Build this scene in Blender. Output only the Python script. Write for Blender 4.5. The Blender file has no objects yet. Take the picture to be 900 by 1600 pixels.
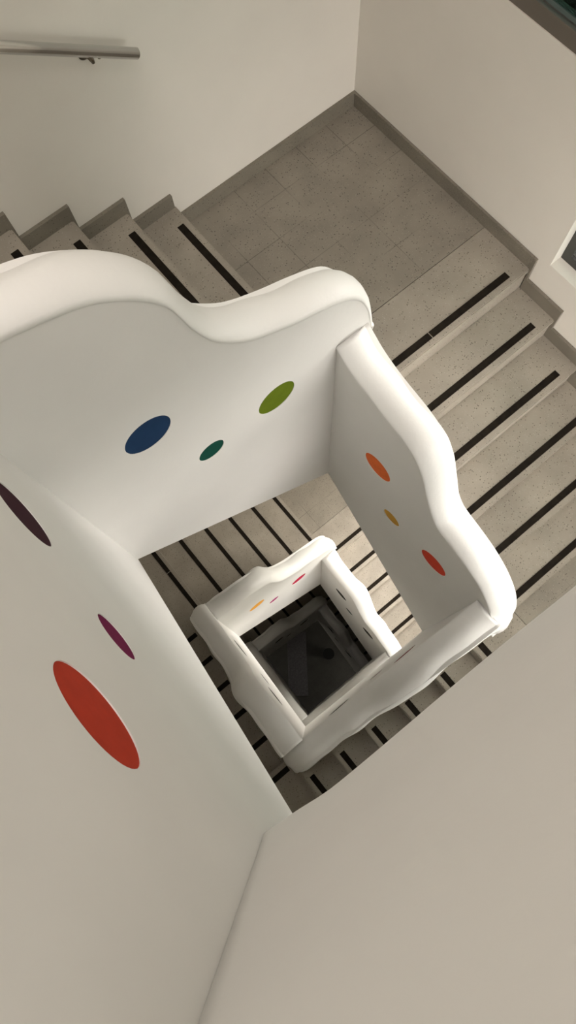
import bpy, bmesh, math, random
from mathutils import Vector, Matrix
random.seed(4)
scene = bpy.context.scene
COL = scene.collection
LX, LY = 1.068, 1.045          # open well
R_, T_ = 0.17, 0.27            # riser, going
S0 = -0.13                     # first strip, measured from the well corner
TH = 0.15                      # parapet thickness
XW, YW = 2.565, 2.595          # outer walls NE, NW
XS, YS = -1.50, -1.50          # outer walls SW, SE
DROP = 6 * R_
LOOP = 4 * DROP

# ------------------------------------------------------------------ materials
def mat(name):
    m = bpy.data.materials.new(name); m.use_nodes = True
    nt = m.node_tree; return m, nt, nt.nodes['Principled BSDF']

def plaster(name, col, bump=0.12, rough=0.75):
    m, nt, b = mat(name)
    tc = nt.nodes.new('ShaderNodeNewGeometry')
    n = nt.nodes.new('ShaderNodeTexNoise'); n.inputs['Scale'].default_value = 3.0; n.inputs['Detail'].default_value = 3
    nt.links.new(tc.outputs['Position'], n.inputs['Vector'])
    r = nt.nodes.new('ShaderNodeValToRGB')
    r.color_ramp.elements[0].position = .3; r.color_ramp.elements[1].position = .7
    r.color_ramp.elements[0].color = (*[c * .955 for c in col], 1); r.color_ramp.elements[1].color = (*col, 1)
    nt.links.new(n.outputs['Fac'], r.inputs['Fac']); nt.links.new(r.outputs['Color'], b.inputs['Base Color'])
    n2 = nt.nodes.new('ShaderNodeTexNoise'); n2.inputs['Scale'].default_value = 45; n2.inputs['Detail'].default_value = 4
    nt.links.new(tc.outputs['Position'], n2.inputs['Vector'])
    bp = nt.nodes.new('ShaderNodeBump'); bp.inputs['Strength'].default_value = bump; bp.inputs['Distance'].default_value = .004
    nt.links.new(n2.outputs['Fac'], bp.inputs['Height']); nt.links.new(bp.outputs['Normal'], b.inputs['Normal'])
    b.inputs['Roughness'].default_value = rough
    b.inputs['Specular IOR Level'].default_value = .35
    return m

def terrazzo(name, base, dark, light, rough=.45, tile=None, joint=(.06, .05, .04)):
    m, nt, b = mat(name)
    N, L = nt.nodes, nt.links
    g = N.new('ShaderNodeNewGeometry')
    n = N.new('ShaderNodeTexNoise'); n.inputs['Scale'].default_value = 5; n.inputs['Detail'].default_value = 5
    L.new(g.outputs['Position'], n.inputs['Vector'])
    r0 = N.new('ShaderNodeValToRGB'); r0.color_ramp.elements[0].position = .3; r0.color_ramp.elements[1].position = .72
    r0.color_ramp.elements[0].color = (*[c * .84 for c in base], 1); r0.color_ramp.elements[1].color = (*[c * 1.08 for c in base], 1)
    L.new(n.outputs['Fac'], r0.inputs['Fac'])
    cur = r0.outputs['Color']
    for sc, c, lo, hi, amt in ((85, dark, .0, .19, .75), (120, light, .0, .17, .6), (48, dark, .0, .10, .8)):
        v = N.new('ShaderNodeTexVoronoi'); v.inputs['Scale'].default_value = sc
        L.new(g.outputs['Position'], v.inputs['Vector'])
        # only some cells carry a chip
        sep = N.new('ShaderNodeSeparateColor'); L.new(v.outputs['Color'], sep.inputs['Color'])
        gt = N.new('ShaderNodeMath'); gt.operation = 'GREATER_THAN'; gt.inputs[1].default_value = .72
        L.new(sep.outputs['Red'], gt.inputs[0])
        mr = N.new('ShaderNodeMapRange'); mr.inputs['From Min'].default_value = hi + .12; mr.inputs['From Max'].default_value = hi
        mr.inputs['To Min'].default_value = 0; mr.inputs['To Max'].default_value = amt
        L.new(v.outputs['Distance'], mr.inputs['Value'])
        mu = N.new('ShaderNodeMath'); mu.operation = 'MULTIPLY'; L.new(gt.outputs[0], mu.inputs[0]); L.new(mr.outputs[0], mu.inputs[1])
        mx = N.new('ShaderNodeMix'); mx.data_type = 'RGBA'
        L.new(mu.outputs[0], mx.inputs['Factor']); L.new(cur, mx.inputs['A']); mx.inputs['B'].default_value = (*c, 1)
        cur = mx.outputs['Result']
    if tile:
        size, ox, oy = tile
        sp = N.new('ShaderNodeSeparateXYZ'); L.new(g.outputs['Position'], sp.inputs[0])
        outs = []
        for ax, off in (('X', ox), ('Y', oy)):
            a = N.new('ShaderNodeMath'); a.operation = 'SUBTRACT'; L.new(sp.outputs[ax], a.inputs[0]); a.inputs[1].default_value = off - 20 * size + size / 2
            d = N.new('ShaderNodeMath'); d.operation = 'DIVIDE'; L.new(a.outputs[0], d.inputs[0]); d.inputs[1].default_value = size
            f = N.new('ShaderNodeMath'); f.operation = 'FRACT'; L.new(d.outputs[0], f.inputs[0])
            s = N.new('ShaderNodeMath'); s.operation = 'SUBTRACT'; L.new(f.outputs[0], s.inputs[0]); s.inputs[1].default_value = .5
            ab = N.new('ShaderNodeMath'); ab.operation = 'ABSOLUTE'; L.new(s.outputs[0], ab.inputs[0])
            outs.append(ab.outputs[0])
        mn = N.new('ShaderNodeMath'); mn.operation = 'MINIMUM'; L.new(outs[0], mn.inputs[0]); L.new(outs[1], mn.inputs[1])
        mr = N.new('ShaderNodeMapRange'); mr.inputs['From Min'].default_value = .013; mr.inputs['From Max'].default_value = .005
        mr.inputs['To Min'].default_value = 0; mr.inputs['To Max'].default_value = 1
        L.new(mn.outputs[0], mr.inputs['Value'])
        nn = N.new('ShaderNodeTexNoise'); nn.inputs['Scale'].default_value = 2.2; L.new(g.outputs['Position'], nn.inputs['Vector'])
        m2 = N.new('ShaderNodeMapRange'); m2.inputs['From Min'].default_value = .45; m2.inputs['From Max'].default_value = .65; m2.inputs['To Min'].default_value = .05; m2.inputs['To Max'].default_value = .6
        L.new(nn.outputs['Fac'], m2.inputs['Value'])
        mu = N.new('ShaderNodeMath'); mu.operation = 'MULTIPLY'; L.new(mr.outputs[0], mu.inputs[0]); L.new(m2.outputs[0], mu.inputs[1])
        mx = N.new('ShaderNodeMix'); mx.data_type = 'RGBA'; L.new(mu.outputs[0], mx.inputs['Factor'])
        L.new(cur, mx.inputs['A']); mx.inputs['B'].default_value = (*joint, 1); cur = mx.outputs['Result']
    L.new(cur, b.inputs['Base Color'])
    b.inputs['Roughness'].default_value = rough
    b.inputs['Specular IOR Level'].default_value = .35
    return m

def plain(name, col, rough=.5, metal=0, spec=.4, noise=0):
    m, nt, b = mat(name)
    b.inputs['Base Color'].default_value = (*col, 1); b.inputs['Roughness'].default_value = rough
    b.inputs['Metallic'].default_value = metal; b.inputs['Specular IOR Level'].default_value = spec
    if noise:
        g = nt.nodes.new('ShaderNodeNewGeometry'); n = nt.nodes.new('ShaderNodeTexNoise'); n.inputs['Scale'].default_value = 30
        nt.links.new(g.outputs['Position'], n.inputs['Vector'])
        r = nt.nodes.new('ShaderNodeValToRGB'); r.color_ramp.elements[0].position = .3; r.color_ramp.elements[1].position = .7
        r.color_ramp.elements[0].color = (*[c * (1 - noise) for c in col], 1); r.color_ramp.elements[1].color = (*[min(1, c * (1 + noise)) for c in col], 1)
        nt.links.new(n.outputs['Fac'], r.inputs['Fac']); nt.links.new(r.outputs['Color'], b.inputs['Base Color'])
    return m

M_PAR = plaster('parapet plaster', (.80, .785, .76), .10, .6)
M_COP = plaster('coping plaster', (.82, .81, .785), .25, .42)
M_WALL = plaster('wall plaster', (.70, .665, .605), .10, .7)
M_CEIL = plaster('ceiling paint', (.8, .78, .74), .05, .8)
M_TREAD = terrazzo('tread terrazzo', (.31, .275, .228), (.07, .055, .04), (.46, .43, .38))
M_LAND = terrazzo('landing terrazzo tiles', (.25, .222, .182), (.055, .047, .036), (.38, .35, .30), tile=(.229, 2.335, 1.474))
M_SKIRT = terrazzo('skirting terrazzo', (.19, .17, .135), (.06, .05, .04), (.30, .275, .235))
M_STRIP = plain('dark anti slip strip', (.012, .009, .006), .9, spec=.12, noise=.3)
M_STEEL = plain('brushed steel', (.85, .84, .82), .22, 1)
M_SCREW = plain('dull steel', (.2, .17, .13), .4, 1)
M_FRAME = plain('brown grey window frame', (.16, .14, .115), .5, .3)
M_DKFR = plain('dark window frame', (.05, .05, .045), .5)
M_DARK = plain('black bin plastic', (.008, .008, .007), .5)
M_PANEL = plain('dark panel', (.12, .11, .115), .35, noise=.2)
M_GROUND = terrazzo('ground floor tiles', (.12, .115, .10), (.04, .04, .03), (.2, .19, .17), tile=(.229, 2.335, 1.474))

def glassmat(name, tint):
    m = bpy.data.materials.new(name); m.use_nodes = True
    nt = m.node_tree; nt.nodes.clear()
    o = nt.nodes.new('ShaderNodeOutputMaterial'); t = nt.nodes.new('ShaderNodeBsdfTransparent'); g = nt.nodes.new('ShaderNodeBsdfGlossy')
    t.inputs['Color'].default_value = (*tint, 1); g.inputs['Roughness'].default_value = .05; g.inputs['Color'].default_value = (.8, .9, .86, 1)
    mx = nt.nodes.new('ShaderNodeMixShader'); fr = nt.nodes.new('ShaderNodeFresnel'); fr.inputs['IOR'].default_value = 1.45
    nt.links.new(fr.outputs[0], mx.inputs[0]); nt.links.new(t.outputs[0], mx.inputs[1]); nt.links.new(g.outputs[0], mx.inputs[2]); nt.links.new(mx.outputs[0], o.inputs[0])
    return m
M_GLASS = glassmat('clear window glass', (.925, .92, .905)); M_TINT = glassmat('dark teal window glass', (.27, .33, .31))

# ------------------------------------------------------------------ helpers
def link(o, parent=None):
    COL.objects.link(o)
    if parent: o.parent = parent
    return o
def meshobj(name, bm, m, parent=None, smooth=False):
    bmesh.ops.recalc_face_normals(bm, faces=bm.faces[:])
    me = bpy.data.meshes.new(name); bm.to_mesh(me); bm.free(); me.materials.append(m)
    if smooth:
        for p in me.polygons: p.use_smooth = True
    return link(bpy.data.objects.new(name, me), parent)
def box(bm, x0, x1, y0, y1, z0, z1):
    r = bmesh.ops.create_cube(bm, size=1)
    for v in r['verts']:
        v.co = Vector(((x0 + x1) / 2 + v.co.x * (x1 - x0), (y0 + y1) / 2 + v.co.y * (y1 - y0), (z0 + z1) / 2 + v.co.z * (z1 - z0)))
    return r['verts']
def bevel_all(bm, w, seg=2):
    bmesh.ops.bevel(bm, geom=bm.edges[:], offset=w, segments=seg, affect='EDGES', profile=.5)
def prism(bm, pts, t0, t1):            # polygon in (s, z), extruded along t
    a = [bm.verts.new((s, t0, z)) for s, z in pts]; b = [bm.verts.new((s, t1, z)) for s, z in pts]
    bm.faces.new(a); bm.faces.new(b[::-1])
    for i in range(len(pts)): bm.faces.new((a[i], b[i], b[(i + 1) % len(pts)], a[(i + 1) % len(pts)]))
def tube(bm, p0, p1, r, seg=20, r1=None):
    d = Vector(p1) - Vector(p0)
    M = Matrix.Translation((Vector(p0) + Vector(p1)) / 2) @ d.to_track_quat('Z', 'Y').to_matrix().to_4x4()
    bmesh.ops.create_cone(bm, cap_ends=True, segments=seg, radius1=r, radius2=r if r1 is None else r1, depth=d.length, matrix=M)
def empty(name, loc, rz=0):
    o = bpy.data.objects.new(name, None); o.empty_display_size = .1; COL.objects.link(o); o.location = loc; o.rotation_euler = (0, 0, rz); return o
def tag(o, label, cat, group=None):
    o['label'] = label; o['category'] = cat
    if group: o['group'] = group
    return o
def struct(o): o['kind'] = 'structure'; return o
def interp(c, x):
    # smooth (Catmull-Rom like) interpolation through the control points
    if x <= c[0][0]: return c[0][1]
    if x >= c[-1][0]: return c[-1][1]
    for i in range(len(c) - 1):
        if c[i][0] <= x <= c[i + 1][0]:
            x0, y0 = c[i]; x1, y1 = c[i + 1]
            def sl(j):
                if j <= 0: return (c[1][1] - c[0][1]) / (c[1][0] - c[0][0])
                if j >= len(c) - 1: return (c[-1][1] - c[-2][1]) / (c[-1][0] - c[-2][0])
                a = (c[j][1] - c[j - 1][1]) / (c[j][0] - c[j - 1][0]); b = (c[j + 1][1] - c[j][1]) / (c[j + 1][0] - c[j][0])
                return 2 * a * b / (a + b) if a * b > 0 else 0
            h = x1 - x0; u = (x - x0) / h; m0, m1 = sl(i) * h, sl(i + 1) * h
            return (2*u**3 - 3*u**2 + 1) * y0 + (u**3 - 2*u**2 + u) * m0 + (-2*u**3 + 3*u**2) * y1 + (u**3 - u**2) * m1

SIDES = {  # origin, rotation, well length, stair width, words
    'NW': (lambda: (0, LY), 0, LX, YW - LY),
    'NE': (lambda: (LX, LY), -math.pi / 2, LY, XW - LX),
    'SE': (lambda: (LX, 0), math.pi, LX, -YS),
    'SW': (lambda: (0, 0), math.pi / 2, LY, -XS)}

# top line of the parapets above the landing they start from, (s, z)
CURVE = {
 'NW': [(0, 1.13), (.18, 1.10), (.31, 1.06), (.435, .97), (.51, .87), (.555, .715), (.60, .605), (.663, .522), (.737, .455), (.855, .395), (.983, .345), (1.10, .285), (1.165, .21), (1.21, .10), (1.236, -.03)],
 'NE': [(0, 1.02), (.10, .95), (.20, .91), (.37, .87), (.47, .82), (.53, .73), (.575, .62), (.64, .49), (.70, .42), (.80, .385), (.90, .345), (1.00, .28), (1.08, .20), (1.14, .11), (1.19, -.01), (1.214, -.12)],
}
CURVE['SE'] = [(0, 1.13), (.10, 1.07), (.20, .985), (.33, .85), (.42, .73), (.50, .60), (.60, .42), (.70, .30), (.80, .215), (.90, .12), (1.0, .05), (1.10, -.01), (1.16, -.09), (1.21, -.20), (1.236, -.33)]
CURVE['SW'] = [(s * .98, z + .02) for s, z in CURVE['NW']]
DISCS = [(.315, .36, .082), (.478, -.06, .055), (.782, -.04, .083)]
BB = {}   # bottom depth below landing for corner (start, end) overrides

def parapet(side, z0, colors, label, group, s_start=0):
    org, rz, L, W = SIDES[side]; ox, oy = org()
    cv = CURVE[side]
    b0, b1 = BB.get((side, round(z0, 2)), (.51, .51))
    end = cv[-1][0]
    n = 70
    ss = [s_start + (end - s_start) * i / n for i in range(n + 1)]
    top = [(s, interp(cv, s)) for s in ss]
    ts = S0 + .055 + 5 * T_ - .0078
    out = [(s_start, -b0 - s_start * .95), (L, -DROP - b1), (ts, -DROP - b1), (ts, -DROP - .0005), (end, -DROP - .0005)] + top[::-1]
    cu = bpy.data.curves.new('tmp', 'CURVE'); cu.dimensions = '2D'; cu.fill_mode = 'BOTH'; cu.extrude = TH / 2
    sp = cu.splines.new('POLY'); sp.points.add(len(out) - 1)
    for p, (s, z) in zip(sp.points, out): p.co = (s, z, 0, 1)
    sp.use_cyclic_u = True
    for (s, z, r) in DISCS:
        sp = cu.splines.new('POLY'); k = 48; sp.points.add(k - 1)
        for i, p in enumerate(sp.points):
            a = 2 * math.pi * i / k; p.co = (s + r * math.cos(a), z + r * math.sin(a), 0, 1)
        sp.use_cyclic_u = True
    tmp = bpy.data.objects.new('tmp', cu); COL.objects.link(tmp)
    dg = bpy.context.evaluated_depsgraph_get()
    me = bpy.data.meshes.new_from_object(tmp.evaluated_get(dg))
    bpy.data.objects.remove(tmp); bpy.data.curves.remove(cu)
    # curve plane (x, y, z) -> (s, t, z)
    for v in me.vertices: v.co = Vector((v.co.x, TH / 2 - v.co.z, v.co.y))
    me.name = 'parapet_wall'; me.materials.clear(); me.materials.append(M_PAR)
    o = bpy.data.objects.new('parapet_wall', me); COL.objects.link(o)
    o.location = (ox, oy, z0); o.rotation_euler = (0, 0, rz)
    tag(o, label, 'parapet', group)
    # coping: rounded roll lofted along the wavy top
    prof = [(0, -.022), (-.003, -.018), (-.0045, -.010), (-.0042, -.002), (-.001, .005), (.009, .013), (.026, .025), (.050, .031), (.075, .031), (.100, .023), (.128, .005), (.148, -.022), (.159, -.055), (.162, -.085), (.159, -.11), (TH, -.125)]
    bm = bmesh.new(); rings = []
    rr = random.Random(ord(side[1]) + int(round(z0 * 10)))
    ph = rr.random() * 6
    ns = 90
    for i in range(ns + 1):
        s = s_start + (end - s_start) * i / ns
        z = interp(cv, s); e = 1e-3
        dz = (interp(cv, min(end, s + e)) - interp(cv, max(s_start, s - e))) / (min(end, s + e) - max(s_start, s - e))
        nl = math.hypot(1, dz); nx, nz = -dz / nl, 1 / nl
        ex = .018 * math.exp(-((s - .50) / .13) ** 2)
        wob = ex + .004 * math.sin(s * 17 + ph) + .003 * math.sin(s * 31 + ph * 2)
        k = 1.0
        ring = []
        for (t, h) in prof:
            tt = t + (wob if t > .09 else (wob - ex) * .3 + ex * max(0, t - .03) / .06)
            if t == TH: tt = TH
            if h >= 0: q = (s + nx * h, tt, z + nz * h)
            else: q = (s + nx * h * .0, tt, z + h * (1 if t > .1 else 1))
            ring.append(bm.verts.new(q))
        # last rings pull in to a rounded end
        rings.append(ring)
    # rounded end roll
    for j in range(1, 7):
        a = j / 6 * math.pi / 2
        ring = []
        for (t, h) in prof:
            c = TH / 2; tt = c + (t - c) * (1 - .28 * (1 - math.cos(a)))
            ring.append(bm.verts.new((end + .028 * math.sin(a), tt, interp(cv, end) + min(h, .04) * math.cos(a) * .5 - .10 * (1 - math.cos(a)) + (h if h < 0 else 0) * .5 )))
        rings.append(ring)
    for a, b in zip(rings, rings[1:]):
        for i in range(len(prof) - 1): bm.faces.new((a[i], b[i], b[i + 1], a[i + 1]))
        bm.faces.new((a[-1], b[-1], b[0], a[0]))
    bm.faces.new(rings[0]); bm.faces.new(rings[-1][::-1])
    meshobj('coping', bm, M_COP, o, True)
    for (s, z, r), (cn, cc) in zip(DISCS, colors):
        bm = bmesh.new(); tube(bm, (s, .002, z), (s, TH - .002, z), r + .001, 48)
        key = 'painted ' + cn
        m = bpy.data.materials.get(key) or plain(key, cc, .8, 0, .12, .06)
        d = meshobj('round_inlay', bm, m, o)
        d['label'] = cn + ' round inlay'
    return o

def flight(side, z0, label):
    org, rz, L, W = SIDES[side]; ox, oy = org()
    root = empty('stair_flight', (ox, oy, z0), rz)
    tag(root, label, 'stairs', 'flights of stairs round the well')
    t0, t1 = TH + .004, W - .004
    edge = [S0 + .055 + k * T_ for k in range(6)]
    for k in range(1, 6):
        bm = bmesh.new()
        vs = box(bm, edge[k - 1] - .0075, edge[k], t0, t1, -k * R_ - .035, -k * R_)
        bmesh.ops.bevel(bm, geom=[e for e in bm.edges if all(abs(v.co.x - edge[k]) < 1e-4 for v in e.verts)], offset=.006, segments=2, affect='EDGES')
        tr = meshobj('tread', bm, M_TREAD, root)
        bm = bmesh.new(); sc = S0 + k * T_
        box(bm, sc - .02, sc + .02, t0 + .11, t1 - .125, -k * R_ - .001, -k * R_ + .0025); bevel_all(bm, .001, 1)
        meshobj('anti_slip_strip', bm, M_STRIP, tr)
    for k in range(1, 6):
        bm = bmesh.new(); box(bm, edge[k] - .022, edge[k] - .008, t0, t1, -(k + 1) * R_ + .0005, -k * R_ - .036)
        meshobj('riser', bm, M_TREAD, root)
    # sloping slab under the steps
    pts = []
    for k in range(1, 6):
        pts += [(edge[k - 1] - (.0225 if k > 1 else .0075), -k * R_ - .036), (edge[k] - .0225, -k * R_ - .036)]
    pts += [(edge[5] - .0225, -DROP - .01), (edge[5] - .0225, -DROP - .5), (L - .0, -DROP - .5), (0, -.5), (edge[0] - .0075, -.5)]
    bm = bmesh.new(); prism(bm, pts, t0, t1)
    meshobj('sloping_slab', bm, M_PAR, root)
    # stepped skirting on the outer wall
    if side in ('NW', 'NE', 'SE', 'SW'):
        h = .088; a = .012
        up = []; lo = []
        up.append((edge[0] + a - .0, h - .0))
        for k in range(1, 6):
            up += [(edge[k - 1] + a, -k * R_ + h)] + [(edge[k] + a, -k * R_ + h)]
        up += [(edge[5] + a, -DROP + h)]
        bm = bmesh.new()
        # vertical pieces beside each riser and flat pieces over each tread
        for k in range(6):
            e = edge[k]
            box(bm, e - (.03 if k else .0), e + (a if k < 5 else -.0078), t1 - .016, t1 + .003, -(k + 1) * R_ + .001, -k * R_ + h)
            if k < 5:
                box(bm, e + a, edge[k + 1] - .03, t1 - .016, t1 + .003, -(k + 1) * R_ + .001, -(k + 1) * R_ + h)
        sk = meshobj('skirting', bm, M_SKIRT, root)
    return root

def landing(corner, z0, label, slab=.5):
    # local frame of the flight that leaves the landing
    side = {'N': 'NE', 'E': 'SE', 'S': 'SW', 'W': 'NW'}[corner]
    prev = {'NE': 'NW', 'SE': 'NE', 'SW': 'SE', 'NW': 'SW'}[side]
    org, rz, L, W = SIDES[side]; ox, oy = org(); WP = SIDES[prev][3]
    root = empty('stair_landing', (ox, oy, z0), rz)
    tag(root, label, 'landing', 'corner landings of the stairs')
    e = S0 + .055; joint = -(.429)
    ti = S0 + .055 + 5 * T_ - .0075 - SIDES[prev][2]
    bm = bmesh.new(); box(bm, -WP + .004, joint, ti, W - .004, -slab, 0)
    meshobj('tiled_floor', bm, M_LAND, root)
    bm = bmesh.new(); box(bm, joint + .003, e, ti, W - .004, -.035, 0)
    bmesh.ops.bevel(bm, geom=[q for q in bm.edges if all(abs(v.co.x - e) < 1e-4 for v in q.verts)], offset=.006, segments=2, affect='EDGES')
    es = meshobj('edge_slab', bm, M_TREAD, root)
    bm = bmesh.new(); box(bm, joint + .0005, e - .0225, ti, W - .004, -slab, -.0355); meshobj('landing_slab', bm, M_PAR, root)
    bm = bmesh.new(); box(bm, e - .022, e - .008, ti, W - .004, -R_ + .0005, -.0355); meshobj('riser', bm, M_TREAD, root)
    bm = bmesh.new(); mid = TH + .114 + (W - .245 - TH) * .49
    box(bm, S0 - .02, S0 + .02, TH + .114, mid, -.001, .0025); meshobj('anti_slip_strip', bm, M_STRIP, es)
    bm = bmesh.new(); box(bm, S0 - .02, S0 + .02, mid + .006, W - .13, -.001, .0025); meshobj('anti_slip_strip', bm, M_STRIP, es)
    # skirting along both outer walls of the landing
    h = .088
    pe = W + 0  # along own outer wall
    bm = bmesh.new(); box(bm, -WP + .02, e - .0, W - .0165, W - .001, .001, h)
    sk = meshobj('skirting', bm, M_SKIRT, root)
    bm = bmesh.new(); t_in = (S0 + .055 + 5 * T_) - SIDES[prev][2]
    box(bm, -WP + .001, -WP + .020, t_in - .0075, W - .001, .001, h)
    meshobj('skirting', bm, M_SKIRT, root)
    return root

# ------------------------------------------------------------------ parapets, flights, landings
C = {
 'blue': (.012, .04, .105), 'dark green': (.005, .065, .045), 'lime green': (.12, .17, .008),
 'red orange': (.47, .04, .016), 'magenta': (.16, .003, .055), 'dark maroon': (.035, .005, .013),
 'orange': (.80, .17, .045), 'ochre yellow': (.62, .34, .05), 'bright red': (.72, .07, .035),
 'pale orange': (.80, .38, .06), 'plum': (.38, .04, .16), 'crimson': (.42, .012, .05),
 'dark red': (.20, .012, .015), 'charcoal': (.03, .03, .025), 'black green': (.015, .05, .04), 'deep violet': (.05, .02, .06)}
def cs(*n): return [(k, C[k]) for k in n]
G = 'white stair parapets with wavy tops'
S_, W_, N_, E_ = 2 * DROP, DROP, 0, -DROP
BB[('NW', 1.02)] = (.535, .45); BB[('NE', 0.0)] = (.45, .51); BB[('SW', 2.04)] = (.565, .535); BB[('SE', 3.06)] = (.56, .565)
def top_parapet():
    # level balustrade of the top floor, a little proud of the well side, with a softly rounded lower edge
    low_ = [(-.17, 2.41), (0, 2.36), (.45, 2.225), (.62, 2.16), (.91, 2.10), (1.0, 2.0), (1.068, 1.935)]
    n = 60; bm = bmesh.new(); ss = [-.17 + 1.2375 * i / n for i in range(n + 1)]
    up_ = [(-.17, 3.13), (.1, 3.16), (.3, 3.14), (.55, 3.08), (.8, 3.10), (1.068, 3.14)]
    rings = []
    for q in ss:
        b = interp(low_, q); t = interp(up_, q)
        sec = [(-.040, b + .07), (-.040, b + .035), (-.036, b + .016), (-.026, b + .004), (-.010, b), (TH - .05, 2.045), (TH, 2.045), (TH, t - .05), (TH - .012, t - .015), (TH - .05, t), (.01, t), (-.025, t - .015), (-.04, t - .05), (-.04, t - .075)]
        rings.append([bm.verts.new((q, a, c - 3 * DROP)) for a, c in sec])
    m = len(rings[0])
    for a, b in zip(rings, rings[1:]):
        for i in range(m): bm.faces.new((a[i], b[i], b[(i + 1) % m], a[(i + 1) % m]))
    bm.faces.new(rings[0]); bm.faces.new(rings[-1][::-1])
    o = meshobj('parapet_wall', bm, M_PAR, None, True)
    o.location = (LX, 0, 3 * DROP); o.rotation_euler = (0, 0, math.pi)
    return tag(o, 'plain white parapet filling the lower right of the photo, nearest the camera', 'parapet', G)
top_parapet()
parapet('SW', 2 * DROP, cs('red orange', 'magenta', 'dark maroon'), 'white parapet at the left with a large red orange and a magenta inlay', G, -.16)
parapet('NW', DROP, cs('blue', 'dark green', 'lime green'), 'white wavy parapet at the upper left with blue, dark green and lime inlays', G)
parapet('NE', 0, cs('orange', 'ochre yellow', 'bright red'), 'white wavy parapet on the right with orange, yellow and red inlays', G)
parapet('SE', -DROP, cs('dark red', 'magenta', 'charcoal'), 'white parapet below the right one, thin dark inlays on its face, near the bottom corner of the well', G)
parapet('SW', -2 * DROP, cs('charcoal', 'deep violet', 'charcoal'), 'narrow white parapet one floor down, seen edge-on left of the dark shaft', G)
parapet('NW', -3 * DROP, cs('pale orange', 'plum', 'crimson'), 'small white parapet one floor down with orange, plum and crimson slits', G)
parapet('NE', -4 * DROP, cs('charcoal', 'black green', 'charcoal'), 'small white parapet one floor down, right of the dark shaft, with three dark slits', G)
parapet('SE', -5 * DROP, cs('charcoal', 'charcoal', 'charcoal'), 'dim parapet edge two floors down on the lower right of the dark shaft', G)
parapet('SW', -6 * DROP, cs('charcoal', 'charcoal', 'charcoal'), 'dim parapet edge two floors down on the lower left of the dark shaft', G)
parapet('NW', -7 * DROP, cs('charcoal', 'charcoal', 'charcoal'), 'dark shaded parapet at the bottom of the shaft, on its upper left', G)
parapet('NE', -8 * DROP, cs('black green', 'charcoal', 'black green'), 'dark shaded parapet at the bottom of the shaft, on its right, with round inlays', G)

FL = [('SW', 2, 'flight of steps behind the left parapet with the red inlay'),
      ('NW', 1, 'grey terrazzo flight at upper left dropping to the tiled landing under the steel handrail'),
      ('NE', 0, 'grey terrazzo flight at the right edge going down from the tiled landing'),
      ('SE', -1, 'steps at the bottom of the well with short dark strips below the nearest parapet'),
      ('SW', -2, 'steps one floor down seen along the slanted edge of the left parapet'),
      ('NW', -3, 'beige flight one floor down with six long dark strips, upper left in the well'),
      ('NE', -4, 'brightly lit flight one floor down right of the small parapet'),
      ('SE', -5, 'hidden flight two floors down under the lower right of the shaft'),
      ('SW', -6, 'hidden flight two floors down under the lower left of the shaft'),
      ('NW', -7, 'dark brown flight at the bottom of the shaft with small black strip ends'),
      ('NE', -8, 'dark flight at the bottom right of the shaft')]
for s, k, l in FL: flight(s, k * DROP, l)
LD = [('S', 2, 'landing below the camera behind the nearest corner'),
      ('W', 1, 'landing beyond the left edge above the handrail flight'),
      ('N', 0, 'large grey tiled corner landing at the top of the photo'),
      ('E', -1, 'pale lit landing at the right edge where the right flight ends'),
      ('S', -2, 'dim landing at the lowest tip of the visible steps'),
      ('W', -3, 'landing one floor down left of the small parapet corner'),
      ('N', -4, 'small beige tiled landing one floor down above the small parapet'),
      ('E', -5, 'landing one floor down hidden at the right of the shaft'),
      ('S', -6, 'landing two floors down at the lower tip of the shaft'),
      ('W', -7, 'dark landing two floors down at the left of the shaft'),
      ('N', -8, 'dark landing two floors down at the top of the shaft'),
      ('E', -9, 'dark landing at the bottom right of the shaft')]
for c, k, l in LD: landing(c, k * DROP, l, .2 if k == 2 else .5)
# top floor platform along the lower right side
bm = bmesh.new(); box(bm, -.16, XW - .004, YS + .004, -TH - .004, 2 * DROP - .2, 2 * DROP); struct(meshobj('floor', bm, M_LAND))

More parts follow.
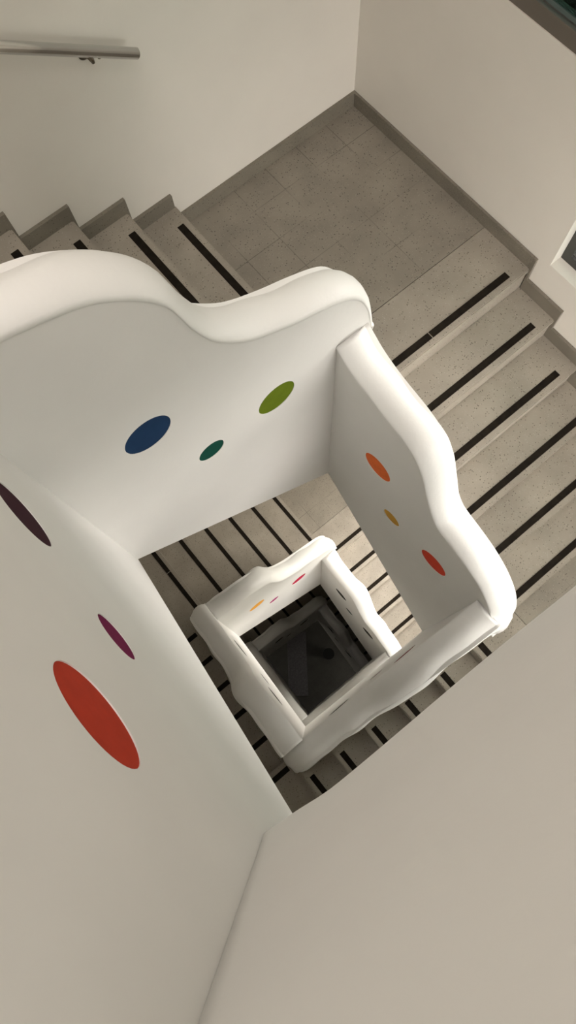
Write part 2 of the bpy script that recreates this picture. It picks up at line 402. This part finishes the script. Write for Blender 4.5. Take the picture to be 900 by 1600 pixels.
# ------------------------------------------------------------------ room shell
ZB, ZT = -11.0, 6.4
WIN = []   # (y0, y1, z0, z1) in the NE wall
low = lambda k: (-.25, 1.035, .115 - k * LOOP, 1.80 - k * LOOP)
sea = lambda k: (.95, 2.45, -.98 - k * LOOP, 1.70 - k * LOOP)     # above the east landing, in the SE wall
upp = lambda k: (1.27, 2.36, 1.107 - k * LOOP, 2.25 - k * LOOP)
WIN = [low(0), upp(0), low(1), upp(1)]
def wall_holes(name, x0, x1, ya, yb, holes, along_x=False):
    ys = sorted({ya, yb, *[h[0] for h in holes], *[h[1] for h in holes]}); zs = sorted({ZB, ZT, *[h[2] for h in holes], *[h[3] for h in holes]})
    bm = bmesh.new(); vd = {}
    def V(i, j, x):
        k = (i, j, x)
        if k not in vd: vd[k] = bm.verts.new((ys[i], x, zs[j]) if along_x else (x, ys[i], zs[j]))
        return vd[k]
    def solid(i, j):
        if i < 0 or j < 0 or i >= len(ys) - 1 or j >= len(zs) - 1: return False
        y, z = (ys[i] + ys[i + 1]) / 2, (zs[j] + zs[j + 1]) / 2
        return not any(h[0] < y < h[1] and h[2] < z < h[3] for h in holes)
    for i in range(len(ys) - 1):
        for j in range(len(zs) - 1):
            if not solid(i, j): continue
            for x in (x0, x1): bm.faces.new((V(i, j, x), V(i + 1, j, x), V(i + 1, j + 1, x), V(i, j + 1, x)))
            for di, dj, q in ((-1, 0, ((i, j), (i, j + 1))), (1, 0, ((i + 1, j), (i + 1, j + 1))), (0, -1, ((i, j), (i + 1, j))), (0, 1, ((i, j + 1), (i + 1, j + 1)))):
                if not solid(i + di, j + dj):
                    (a, b), (c, d) = q
                    bm.faces.new((V(a, b, x0), V(c, d, x0), V(c, d, x1), V(a, b, x1)))
    return struct(meshobj(name, bm, M_WALL))
wall_holes('wall_northeast', XW, XW + .26, YS - .26, YW + .2, WIN)
bm = bmesh.new(); box(bm, XS - .2, XW - .0005, YW, YW + .2, ZB, ZT); struct(meshobj('wall_northwest', bm, M_WALL))
TOPW = (-1.30, .15, 2.95, 4.15)  # unseen window opening, added to bring light onto the upper left wall
wall_holes('wall_southeast', YS - .26, YS, XS - .2, XW - .0005, [sea(0), sea(1), TOPW], True)
bm = bmesh.new(); box(bm, XS - .2, XS, YS + .0005, YW - .0005, ZB, ZT); struct(meshobj('wall_southwest', bm, M_WALL))
bm = bmesh.new(); box(bm, XS - .2, XW + .26, YS - .2, YW + .2, ZT + .0005, ZT + .15); struct(meshobj('ceiling', bm, M_CEIL))
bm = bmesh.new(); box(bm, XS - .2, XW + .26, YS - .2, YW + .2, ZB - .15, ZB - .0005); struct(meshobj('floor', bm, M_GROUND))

def window(n, w, inset, mfr, fw, se=False, gl=None):
    y0, y1, z0, z1 = w; root = empty('window_%d' % n, ((y0 + y1) / 2, YS - inset, z0) if se else (XW + inset, (y0 + y1) / 2, z0), -math.pi / 2 if se else 0); struct(root)
    cy, cz = (y0 + y1) / 2, z0
    bm = bmesh.new(); a, b, c, d = y0 - cy + .001, y1 - cy - .001, .001, z1 - cz - .001
    for bx in ((a, b, c, c + fw), (a, b, d - fw, d), (a, a + fw, c + fw, d - fw), (b - fw, b, c + fw, d - fw), (-fw * .4, fw * .4, c + fw, d - fw)):
        box(bm, 0, .055, bx[0], bx[1], bx[2], bx[3])
    meshobj('window_frame', bm, mfr, root)
    # thin dark rubber seal inside the frame
    bm = bmesh.new(); g = .008
    for (p, q) in ((a + fw, -fw * .4), (fw * .4, b - fw)):
        box(bm, .004, .03, p, q, c + fw + .012, c + fw + .012 + g)
    meshobj('glazing_seal', bm, M_DKFR, root)
    for (p, q) in ((a + fw, -fw * .4), (fw * .4, b - fw)):
        bm = bmesh.new(); box(bm, .025, .031, p, q, c + fw, d - fw); meshobj('window_pane', bm, gl or M_GLASS, root)
window(1, WIN[0], .075, M_DKFR, .05); window(2, WIN[1], .004, M_FRAME, .07, gl=M_TINT); window(3, WIN[2], .12, M_DKFR, .05); window(4, WIN[3], .004, M_FRAME, .07, gl=M_TINT)
window(5, sea(0), .12, M_DKFR, .05, True); window(6, sea(1), .12, M_DKFR, .05, True); window(7, TOPW, .12, M_DKFR, .05, True)  # the last one is the added top-floor window

# ------------------------------------------------------------------ steel handrail on the upper left wall
root = empty('handrail', (1.268, YW - .075, 1.117)); tag(root, 'round brushed steel handrail fixed to the wall at the upper left', 'handrail')
bm = bmesh.new(); sl = R_ / T_
tube(bm, (0, 0, 0), (-1.75, 0, 1.75 * sl), .0215, 32)
bmesh.ops.bevel(bm, geom=[e for e in bm.edges if len([f for f in e.link_faces if len(f.verts) > 4]) == 1], offset=.003, segments=2, affect='EDGES')
meshobj('rail', bm, M_STEEL, root, False)
for p in root.children[0].data.polygons: p.use_smooth = len(p.vertices) == 4
for bx in (-.19, -1.45):
    z = -bx * sl
    bm = bmesh.new()
    tube(bm, (bx, 0, z - .018), (bx, .002, z - .05), .007, 14)
    tube(bm, (bx, .0, z - .047), (bx, .072, z - .05), .007, 14)
    tube(bm, (bx, .066, z - .05), (bx, .0745, z - .05), .028, 24)
    b = meshobj('wall_bracket', bm, M_SCREW, root, True)
    bm = bmesh.new(); tube(bm, (bx + .03, .0, z - .045), (bx + .03, .0, z - .03), .008, 8); meshobj('screw', bm, M_SCREW, b)

# ------------------------------------------------------------------ bottom of the shaft
zf = ZB
a = math.atan2(1.37 - .44, .62 + .1)
root = empty('dark_panel', (.34, .78, zf), a); tag(root, 'long dark board standing aslant on the floor at the bottom of the dark shaft', 'panel')
bm = bmesh.new(); box(bm, -.62, .62, -.19, .19, .42, .47); bevel_all(bm, .008); meshobj('board', bm, M_PANEL, root)
for sx in (-.55, .55):
    bm = bmesh.new(); box(bm, sx - .03, sx + .03, -.16, .16, 0, .42); bevel_all(bm, .005); meshobj('support', bm, M_DARK, root)
root = empty('litter_bin', (.95, .54, zf)); tag(root, 'small round black bin on the dark floor of the shaft', 'bin')
bm = bmesh.new(); tube(bm, (0, 0, 0), (0, 0, .32), .09, 28, .11); meshobj('bin_body', bm, M_DARK, root, False)
bm = bmesh.new(); tube(bm, (0, 0, .3205), (0, 0, .335), .114, 28); meshobj('rim', bm, M_DARK, root, False)

# ------------------------------------------------------------------ light
def area(name, loc, target, sx, sy, power, col):
    l = bpy.data.lights.new(name, 'AREA'); l.shape = 'RECTANGLE'; l.size = sx; l.size_y = sy; l.energy = power; l.color = col
    o = bpy.data.objects.new(name, l); COL.objects.link(o); o.location = loc
    o.rotation_euler = (Vector(target) - Vector(loc)).to_track_quat('-Z', 'Y').to_euler(); return o
area('ceiling_fill', (.5, -.85, 6.3), (.5, -.3, 0), 1.2, 1.2, 55, (1.0, .945, .905))  # added warm fill from above for the upper parapets, no fixture there
area('ceiling_fill', (.30, 1.15, 6.3), (.1, 1.3, 0), 1.0, 1.0, 50, (1.0, .945, .905))  # second added fill, evens out the near parapets and upper left wall
area('lower_floor_fill', (XW - .06, .55, -1.95), (1.3, .45, -4.6), 1.1, .3, 78, (1.0, .93, .84))  # unseen light added to brighten the flight one floor down
area('ground_floor_fill', (1.9, -.9, -9.9), (.6, .6, -10.9), .5, .5, 4.5, (1.0, .95, .85))  # added weak fill so the shaft bottom does not go black
area('ground_floor_fill', (-.9, 1.9, -9.0), (.4, .6, -10.5), .5, .5, 2.2, (1.0, .95, .85))  # same added fill from the opposite corner
def portal(w_, k):
    y0, y1, z0, z1 = w_
    o = area('window_portal', (XW + .27, (y0 + y1) / 2, (z0 + z1) / 2), (XW - 1, (y0 + y1) / 2, (z0 + z1) / 2), 1, 1, 1, (1, 1, 1))
    o.data.size = y1 - y0; o.data.size_y = z1 - z0; o.data.cycles.is_portal = True
for w_ in WIN: portal(w_, 0)
for sw_ in (sea(0), sea(1), TOPW):
    x0, x1, z0, z1 = sw_
    o = area('window_portal', ((x0 + x1) / 2, YS - .27, (z0 + z1) / 2), ((x0 + x1) / 2, YS, (z0 + z1) / 2), 1, 1, 1, (1, 1, 1))
    o.data.size = x1 - x0; o.data.size_y = z1 - z0; o.data.cycles.is_portal = True
# overcast sky above the horizon, dim ground below
w = bpy.data.worlds.new('World'); scene.world = w; w.use_nodes = True
nt = w.node_tree; bg = nt.nodes['Background']
tc = nt.nodes.new('ShaderNodeTexCoord'); sx = nt.nodes.new('ShaderNodeSeparateXYZ'); nt.links.new(tc.outputs['Generated'], sx.inputs[0])
cr = nt.nodes.new('ShaderNodeValToRGB'); nt.links.new(sx.outputs['Z'], cr.inputs['Fac'])
e = cr.color_ramp.elements
e[0].position = 0; e[0].color = (.13, .135, .125, 1); e[1].position = .04; e[1].color = (1.0, .965, .935, 1)
e2 = cr.color_ramp.elements.new(1.0); e2.color = (1.0, .965, .935, 1)
nt.links.new(cr.outputs['Color'], bg.inputs['Color']); bg.inputs['Strength'].default_value = 15

# ------------------------------------------------------------------ camera
cam = bpy.data.cameras.new('camera'); co = bpy.data.objects.new('camera', cam); COL.objects.link(co)
Rm = Matrix(((.77223491, .62032243, -.13730741), (-.634368, .74090264, -.22054595), (-.03507817, .25741671, .96566359)))
co.matrix_world = Matrix.Translation((.2177, .1676, 3.2526)) @ Rm.to_4x4()
cam.sensor_fit = 'VERTICAL'; cam.sensor_height = 36; cam.lens = 36 * 1058.36 / 1600; cam.clip_start = .02
scene.camera = co
vs = scene.view_settings; vs.view_transform = 'Standard'; vs.look = 'None'; vs.gamma = 1; vs.use_curve_mapping = False; vs.exposure = 0
